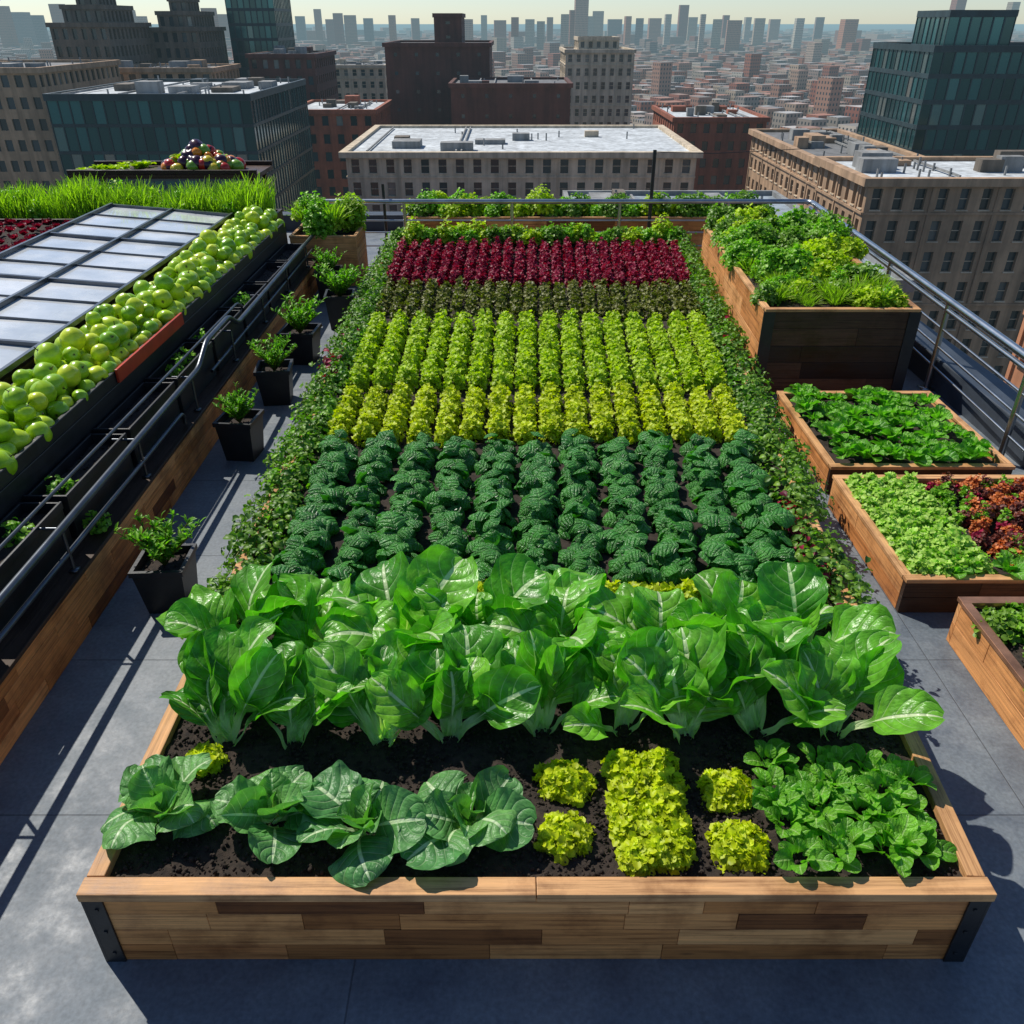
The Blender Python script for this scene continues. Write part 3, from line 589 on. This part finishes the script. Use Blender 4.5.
heads(mb,[(-2.3,9.7,.6),(-2.0,9.6,.6)],pfeather,80,2.,-20,40,.8,.04,mat=1,jit=.4)
mb.obj('leafy_shrub',[m_herb,m_grass],True)
planter('back_hedge_planter',-1.3,3.2,10.62,11.1,0,.5,[m_wood,m_wood,m_cap],3)
mb=MB()
for x in np.arange(-1.25,3.2,.1):
    r=U(.08,.2); dome(mb,pf,(x,10.85+U(-.14,.14),U(.46,.58)),(r,r,r*U(.8,1.5)),int(2400*r),1.1,mat=int(rng.integers(0,3)),fill=.5)
mb.obj('box_hedge',[m_herb,m_vine,m_lime2],True)
mb=MB()
for x in np.arange(-1.3,1.95,.09):
    r=U(.08,.15); dome(mb,pf,(x,9.88+U(-.1,.12),.38),(r,r*.9,r*U(.9,1.9)),int(2200*r),1.1,mat=int(rng.integers(0,3)),fill=.4)
mb.obj('parsley_row',[m_herb,m_vine,m_lime2],True)
# ------------------------------------------------------------------ railing
mb=MB()
ZR=.86
xr=lambda y:3.36+.052*(y-6)
back=10.42; xc=xr(back)
tube(mb,bendpath([(-2.5,back,ZR-.14),(-.0,back,ZR-.14),(xc,back,ZR-.14),(xr(-2),-2,ZR-.14)],.12,6),.028,12)
tube(mb,bendpath([(xc,back,ZR-.21),(xr(4),4,ZR-.21),(xr(-2),-2,ZR-.21)],.12,6),.018,10)
for z in(.50,.36,.2): tube(mb,bendpath([(-2.5,back,z),(xc,back,z),(xr(-2),-2,z)],.12,6),.010,8)
for x in(-2.5,-1.3,0.,1.3,2.6): tube(mb,[(x,back,0),(x,back,.71)],.02,8); obox(mb,(x,back,.006),(.05,.05,.006),(1,0),.5)
for y in np.arange(-1.5,10.3,1.3): tube(mb,[(xr(y),y,0),(xr(y),y,.71)],.022,8); obox(mb,(xr(y),y,.006),(.05,.05,.006),(1,0),.5)
mb.obj('metal_railing',[m_steel],True)
mb=MB(); tube(mb,[(1.68,10.5,0),(1.68,10.5,1.28)],.022,8); tube(mb,[(-1.55,10.5,0),(-1.55,10.5,.9)],.018,8); 
tube(mb,[(1.68,10.5,1.26),(2.4,10.6,1.23),(3.6,10.8,1.26)],.004,6); mb.obj('trellis_post',[m_black],True)
# ------------------------------------------------------------------ CITY
GZ=-75
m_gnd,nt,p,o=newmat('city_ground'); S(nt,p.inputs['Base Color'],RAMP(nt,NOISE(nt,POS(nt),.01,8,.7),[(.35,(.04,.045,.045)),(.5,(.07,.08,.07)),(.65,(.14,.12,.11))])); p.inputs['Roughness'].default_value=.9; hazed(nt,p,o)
mb=MB(); g=45000; mb.add([[-g,-g,GZ],[g,-g,GZ],[g,g,GZ],[-g,g,GZ]],[[0,1,2,3]]); mb.obj('ground',[m_gnd],False)
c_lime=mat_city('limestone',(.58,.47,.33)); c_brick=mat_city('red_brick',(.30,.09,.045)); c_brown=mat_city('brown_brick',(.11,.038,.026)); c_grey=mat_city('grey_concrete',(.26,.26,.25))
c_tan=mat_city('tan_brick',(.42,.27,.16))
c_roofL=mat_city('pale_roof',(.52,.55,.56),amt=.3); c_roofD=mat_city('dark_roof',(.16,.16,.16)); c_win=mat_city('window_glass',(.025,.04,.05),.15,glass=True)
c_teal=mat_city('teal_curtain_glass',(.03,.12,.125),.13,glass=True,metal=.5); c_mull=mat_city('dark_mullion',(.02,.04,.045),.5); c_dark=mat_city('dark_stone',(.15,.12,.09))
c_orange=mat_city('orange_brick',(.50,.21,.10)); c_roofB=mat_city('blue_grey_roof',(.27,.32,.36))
def cellproto(fx,fz0,fz1,dep):
    a,b=fx,1-fx; o_=[(0,0,0),(1,0,0),(1,0,1),(0,0,1)]; i_=[(a,0,fz0),(b,0,fz0),(b,0,fz1),(a,0,fz1)]; k_=[(x,dep,z) for x,_,z in i_]
    V=np.array(o_+i_+k_,float); F=[]
    for j in range(4): n=(j+1)%4; F.append([j,n,4+n,4+j]); F.append([4+j,4+n,8+n,8+j])
    F.append([8,9,10,11]); return V,np.array(F),np.array([0,0,0,0,0,0,0,0,1])
def facade(mb,p0,p1,z0,z1,cw,fh,fx=.25,f0=.25,f1=.8,dep=.35,wm=0,gm_=1,trim=False):
    p0=np.array(p0,float);p1=np.array(p1,float);D_=p1-p0;L=np.linalg.norm(D_);d=D_/L;n=np.array([-d[1],d[0]])
    nx=max(1,round(L/cw));nz=max(1,round((z1-z0)/fh));cw=L/nx;fh=(z1-z0)/nz
    V,F,mt=cellproto(fx,f0,f1,dep); I,J=np.meshgrid(np.arange(nx),np.arange(nz),indexing='ij');I=I.ravel();J=J.ravel();N=len(I)
    a=(I[:,None]+V[None,:,0])*cw; z=z0+(J[:,None]+V[None,:,2])*fh; q=np.broadcast_to(V[None,:,1],a.shape)
    P=np.stack([p0[0]+a*d[0]+q*n[0],p0[1]+a*d[1]+q*n[1],z],-1).reshape(-1,3)
    FF=(F[None]+(np.arange(N)*12)[:,None,None]).reshape(-1,4)
    mb.add(P,FF,None,np.repeat(U(0,1,N),12),np.tile(np.where(mt==1,gm_,wm),N))
    if trim:
        c=(p0+p1)/2
        for j in range(nz):
            if j%4==nz%4 or j==nz-1: obox(mb,(c[0]-n[0]*.06,c[1]-n[1]*.06,z0+j*fh+.12),(L/2+.1,.16,.14),d,.5,wm)
        for i in range(0,nx+1,3):
            m_=p0+d*min(max(i*cw,.15),L-.15); obox(mb,(m_[0]-n[0]*.02,m_[1]-n[1]*.02,(z0+z1)/2-.3),(.16,.12,(z1-z0)/2-.3),d,.5,wm)
        if nz>2:
            for j in range(max(0,nz-9),nz):
                for i in range(nx):
                    m_=p0+d*((i+.5)*cw); obox(mb,(m_[0]-n[0]*.04,m_[1]-n[1]*.04,z0+(j+f0)*fh-.08),(cw*(.5-fx)+.12,.10,.075),d,.5,5)
                    obox(mb,(m_[0]+n[0]*dep*.8,m_[1]+n[1]*dep*.8,z0+(j+(f0+f1)/2)*fh),(cw*(.5-fx)-.01,.03,.05),d,.5,5)
RECTS=[]
def building(name,x0,x1,y0,y1,zt,wall,roof,cw=3.,fh=3.6,fx=.27,f0=.25,f1=.78,dep=.35,glass=None,clutter=6,tiers=(),cornice=.5,z0=GZ,crown=None,ch=1.,trim=False):
    mb=MB(); mats=[wall,glass or c_win,roof,c_grey,c_dark,c_lime]; RECTS.append((x0,x1,y0,y1))
    def block(x0,x1,y0,y1,zb,zt,cor):
        for p,q in(((x0,y0),(x1,y0)),((x1,y0),(x1,y1)),((x1,y1),(x0,y1)),((x0,y1),(x0,y0))): facade(mb,p,q,zb,zt,cw,fh,fx,f0,f1,dep,trim=trim)
        mb.add([[x0,y0,zt],[x1,y0,zt],[x1,y1,zt],[x0,y1,zt]],[[0,1,2,3]],None,.5,2)
        t=cor
        box(mb,x0-t,x1+t,y0-t,y0+.3,zt-.4,zt+.5,.5,0);box(mb,x0-t,x1+t,y1-.3,y1+t,zt-.4,zt+.5,.5,0)
        box(mb,x0-t,x0+.3,y0+.301,y1-.301,zt-.41,zt+.49,.5,0);box(mb,x1-.3,x1+t,y0+.301,y1-.301,zt-.41,zt+.49,.5,0)
    block(x0,x1,y0,y1,z0,zt,cornice)
    cz=zt
    for (fx0,fx1,fy0,fy1,h) in tiers:
        X0=x0+(x1-x0)*fx0;X1=x0+(x1-x0)*fx1;Y0=y0+(y1-y0)*fy0;Y1=y0+(y1-y0)*fy1; block(X0,X1,Y0,Y1,cz+.01,cz+h,cornice*.6); cz=cz+h; cr=(X0,X1,Y0,Y1)
    if crown and tiers:
        X0,X1,Y0,Y1=cr;mx,my=(X0+X1)/2,(Y0+Y1)/2; q=.15
        V=[[X0,Y0,cz],[X1,Y0,cz],[X1,Y1,cz],[X0,Y1,cz]]+[[mx+(a-mx)*q,my+(b-my)*q,cz+crown] for a,b in((X0,Y0),(X1,Y0),(X1,Y1),(X0,Y1))]
        mb.add(V,[[0,1,5,4],[1,2,6,5],[2,3,7,6],[3,0,4,7],[4,5,6,7]],None,.5,4); box(mb,mx-.3,mx+.3,my-.3,my+.3,cz+crown+.01,cz+crown*1.8,.5,4)
    if not tiers or clutter>8:
        for _ in range(clutter):
            w,d_=U(1.2,.09*(x1-x0)+1.5),U(1.2,.09*(y1-y0)+1.5);x=U(x0+1,x1-1-w);y=U(y0+1,y1-1-d_); box(mb,x,x+w,y,y+d_,zt+.02,zt+U(.6,2.)*ch,.5,int(rng.choice([3,3,4,0])))
        for _ in range(clutter*2): 
            x=U(x0+1,x1-1);y=U(y0+1,y1-1); tube(mb,[(x,y,zt),(x,y,zt+U(.6,1.3))],.14,6,mat=3)
        for _ in range(3):
            x=U(x0+1,x1-1); box(mb,x,x+.25,y0+2,y1-2,zt+.2,zt+.45,.5,3)
    return mb.obj(name,mats,False)
building('limestone_hall',-28,31,150,191,-16.6,c_lime,c_roofL,2.9,3.6,.27,.2,.8,.5,clutter=6,cornice=1.,ch=.7,trim=True)
building('glass_office_building',-66,-37,130,166,-6.6,c_mull,c_roofL,1.6,3.6,.05,.06,.94,.12,c_teal,clutter=10,cornice=.15)
building('brown_brick_tower',-31,-5.5,230,262,-2.2,c_brown,c_roofD,5,4,.42,.4,.6,.2,tiers=((.45,.72,.3,.8,6.2),),clutter=4)
building('brown_brick_building',-13.6,13,205,228,-9.5,c_brown,c_roofD,5,4,.43,.4,.6,.2,clutter=5)
building('beige_apartment_building',-63,-41,300,330,-9.7,c_lime,c_roofD,2.6,3.4,trim=True)
building('classical_office_building',15.5,35,270,300,-4.6,c_lime,c_roofD,2.6,3.6,clutter=8,tiers=((.2,.8,.2,.8,3),),trim=True)
building('brick_apartment_building',-48,-29.5,196,222,-14,c_brick,c_roofL,3,3.6,clutter=6)
building('brown_brick_building',35,55,196,226,-15.5,c_brick,c_roofL,3.,3.6,clutter=8)
building('stone_apartment_building',46,62,128,172,-15.4,c_tan,c_roofD,3.,3.6,clutter=12,cornice=.8,trim=True)
building('limestone_corner_building',41.5,75,102,119,-13.4,c_tan,c_roofL,2.5,3.7,.28,.15,.8,.5,clutter=8,cornice=.8,trim=True)
building('glass_tower',63,100,141,165,-.9,c_mull,c_roofD,1.7,3.6,.06,.08,.9,.12,c_teal,clutter=4,cornice=.1,tiers=((.12,.4,.3,.8,4.6),))
building('orange_brick_building',28.0,50,24,44,-7.7,c_orange,c_roofD,2.2,3.3,.27,.25,.8,.35,clutter=6,cornice=.5,trim=True)
building('grey_office_building',-118,-84,165,200,-4.8,c_tan,c_roofD,2.4,3.5,.22,.25,.8,.3,clutter=8)
building('art_deco_tower',-104,-91,215,240,2,c_dark,c_roofD,2.2,3.5,.25,.2,.8,.4,tiers=((.15,.85,.15,.85,3.5),(.3,.7,.3,.7,3)),crown=4,clutter=3)
building('stepped_stone_tower',-91,-79,240,262,1,c_dark,c_roofD,2.2,3.5,.25,.2,.8,.4,tiers=((.12,.88,.12,.88,3.5),(.3,.7,.3,.7,3)),crown=5,clutter=3)
building('dark_glass_tower',-77,-64,260,280,16,c_mull,c_roofD,1.6,3.5,.08,.1,.9,.12,c_teal,clutter=3,cornice=.1)
building('brown_brick_building',-64,-48,228,255,-4.5,c_brown,c_roofD,2.8,3.5,clutter=8)
building('grey_office_building',-93,-66,205,226,-6.5,c_tan,c_roofD,2.8,3.5,.22,clutter=8)
building('low_roof_building',6,30,62,100,-14.5,c_grey,c_roofB,3,3.6,clutter=12,cornice=.2,ch=.7)
building('low_roof_building',-18,3,60,96,-17,c_brick,c_roofD,3,3.6,clutter=12,cornice=.2)
building('brick_apartment_building',-46,-22,60,110,-19,c_brick,c_roofD,3,3.6,clutter=14,cornice=.2)
# city mass
m_cm,nt,p,o=newmat('city_mass_wall'); r=ATT(nt);u,v=UVXY(nt)
col=RAMP(nt,r,[(0,(.42,.14,.07)),(.25,(.30,.10,.06)),(.42,(.50,.38,.26)),(.6,(.26,.23,.20)),(.78,(.46,.19,.10)),(1,(.55,.48,.38))])
f=M(nt,'FRACT',M(nt,'DIVIDE',u,3.1)); g_=M(nt,'FRACT',M(nt,'DIVIDE',v,3.5))
wn=M(nt,'MULTIPLY',M(nt,'MULTIPLY',M(nt,'GREATER_THAN',f,.3),M(nt,'LESS_THAN',f,.72)),M(nt,'MULTIPLY',M(nt,'GREATER_THAN',g_,.25),M(nt,'LESS_THAN',g_,.75)))
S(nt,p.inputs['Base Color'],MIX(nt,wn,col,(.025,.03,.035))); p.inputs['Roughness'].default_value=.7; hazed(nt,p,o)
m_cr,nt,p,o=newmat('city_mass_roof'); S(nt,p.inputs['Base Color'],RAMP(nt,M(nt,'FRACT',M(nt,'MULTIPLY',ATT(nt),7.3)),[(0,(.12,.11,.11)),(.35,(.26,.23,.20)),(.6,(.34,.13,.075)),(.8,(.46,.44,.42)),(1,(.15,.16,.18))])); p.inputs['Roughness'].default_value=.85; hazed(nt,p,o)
def citymass(name,x,y,w_,d_,h,rot):
    n=len(x); q=[((-.5,-.5),(.5,-.5),0),((.5,-.5),(.5,.5),1),((.5,.5),(-.5,.5),0),((-.5,.5),(-.5,-.5),1)]
    ca,sa=np.cos(rot),np.sin(rot); mb=MB(); rn=U(0,1,n); z=np.zeros(n)
    def P(a,b): return x+(a*w_*ca-b*d_*sa), y+(a*w_*sa+b*d_*ca)
    for a,b,k in q:
        X0,Y0=P(*a);X1,Y1=P(*b); V=np.stack([np.stack([X0,Y0,z+GZ],-1),np.stack([X1,Y1,z+GZ],-1),np.stack([X1,Y1,GZ+h],-1),np.stack([X0,Y0,GZ+h],-1)],1)
        L=w_ if k==0 else d_; UV=np.stack([np.stack([z,z],-1),np.stack([L,z],-1),np.stack([L,h],-1),np.stack([z,h],-1)],1)
        mb.add(V.reshape(-1,3),np.arange(4*n).reshape(-1,4),UV.reshape(-1,2),np.repeat(rn,4),0)
    cs=[P(*a) for a in((-.5,-.5),(.5,-.5),(.5,.5),(-.5,.5))]
    V=np.stack([np.stack([c[0],c[1],GZ+h],-1) for c in cs],1); mb.add(V.reshape(-1,3),np.arange(4*n).reshape(-1,4),None,np.repeat(rn,4),1)
    mb.obj(name,[m_cm,m_cr],False)
def fillc(ra,rb,step,lo,hi,tall):
    a=math.radians(24);ca,sa=math.cos(a),math.sin(a)
    N=int(rb*1.3/step)
    I,J=np.meshgrid(np.arange(-N,N),np.arange(-N,N)); I=I.ravel();J=J.ravel()
    gx=I*step+(I//3)*step*.35; gy=J*step+(J//5)*step*.4
    X=gx*ca-gy*sa;Y=gx*sa+gy*ca; k=(Y>ra)&(Y<rb)&(np.abs(X)<Y*.75+40); X=X[k];Y=Y[k]; n=len(X)
    W=step*U(.6,.97,n);D_=step*U(.6,.97,n);Hh=U(lo,hi,n); t=U(0,1,n)<tall; Hh[t]*=U(1.2,1.9,t.sum()); Hh=np.minimum(Hh,58)
    ok=np.ones(n,bool)
    for (x0,x1,y0_,y1_) in RECTS: ok&=~((X>x0-step*.75)&(X<x1+step*.75)&(Y>y0_-step*.75)&(Y<y1_+step*.75))
    return X[ok],Y[ok],W[ok],D_[ok],Hh[ok]
parts=[fillc(110,420,15,16,38,.03),fillc(420,1100,16,10,26,.05),fillc(1100,2600,26,10,28,.04),fillc(2600,6500,70,10,32,.04)]
A_=[np.concatenate([p_[i] for p_ in parts]) for i in range(5)]
citymass('city_blocks',*A_,np.full(len(A_[0]),math.radians(24)))
sk_=[(530,19,9),(541,21,7),(565,14,7),(581,-6,13),(598,11,11),(640,18,7),(683,5,9),(693,17,9),(655,18,12),(718,19,9),(760,18,10),(735,20,14),(800,18,8),(955,-4,11),(995,10,16),(468,19,9),(500,20,12),(415,18,8),(350,15,12),(330,19,8),(300,16,9),(60,4,12),(20,12,16),(850,19,14),(615,19,14),
(318,9,7),(338,13,8),(368,18,9),(392,15,6),(438,16,8),(484,15,6),(515,17,7),(550,17,6),(572,10,5),(590,16,8),(628,16,6),(668,14,6),(703,14,5),(726,15,6),(748,17,6),(775,19,10),(820,17,8),(980,14,10),(1010,2,9),(4,6,12),(38,15,10),(130,10,10),(142,16,8),(210,8,12),(222,14,10)]
dd=2500.; X=[];Y=[];Wd=[];Hh=[]
for px,py,pw_ in sk_:
    dq=dd*U(.8,1.3); X.append((px-512)/825*dq/1.165);Y.append(dq);Wd.append(pw_*dq/825/1.165);Hh.append(75+2.57+dq*.0009*(22-py))
citymass('distant_skyline',np.array(X),np.array(Y),np.array(Wd),np.array(Wd)*.8,np.array(Hh),U(-.3,.3,len(X)))
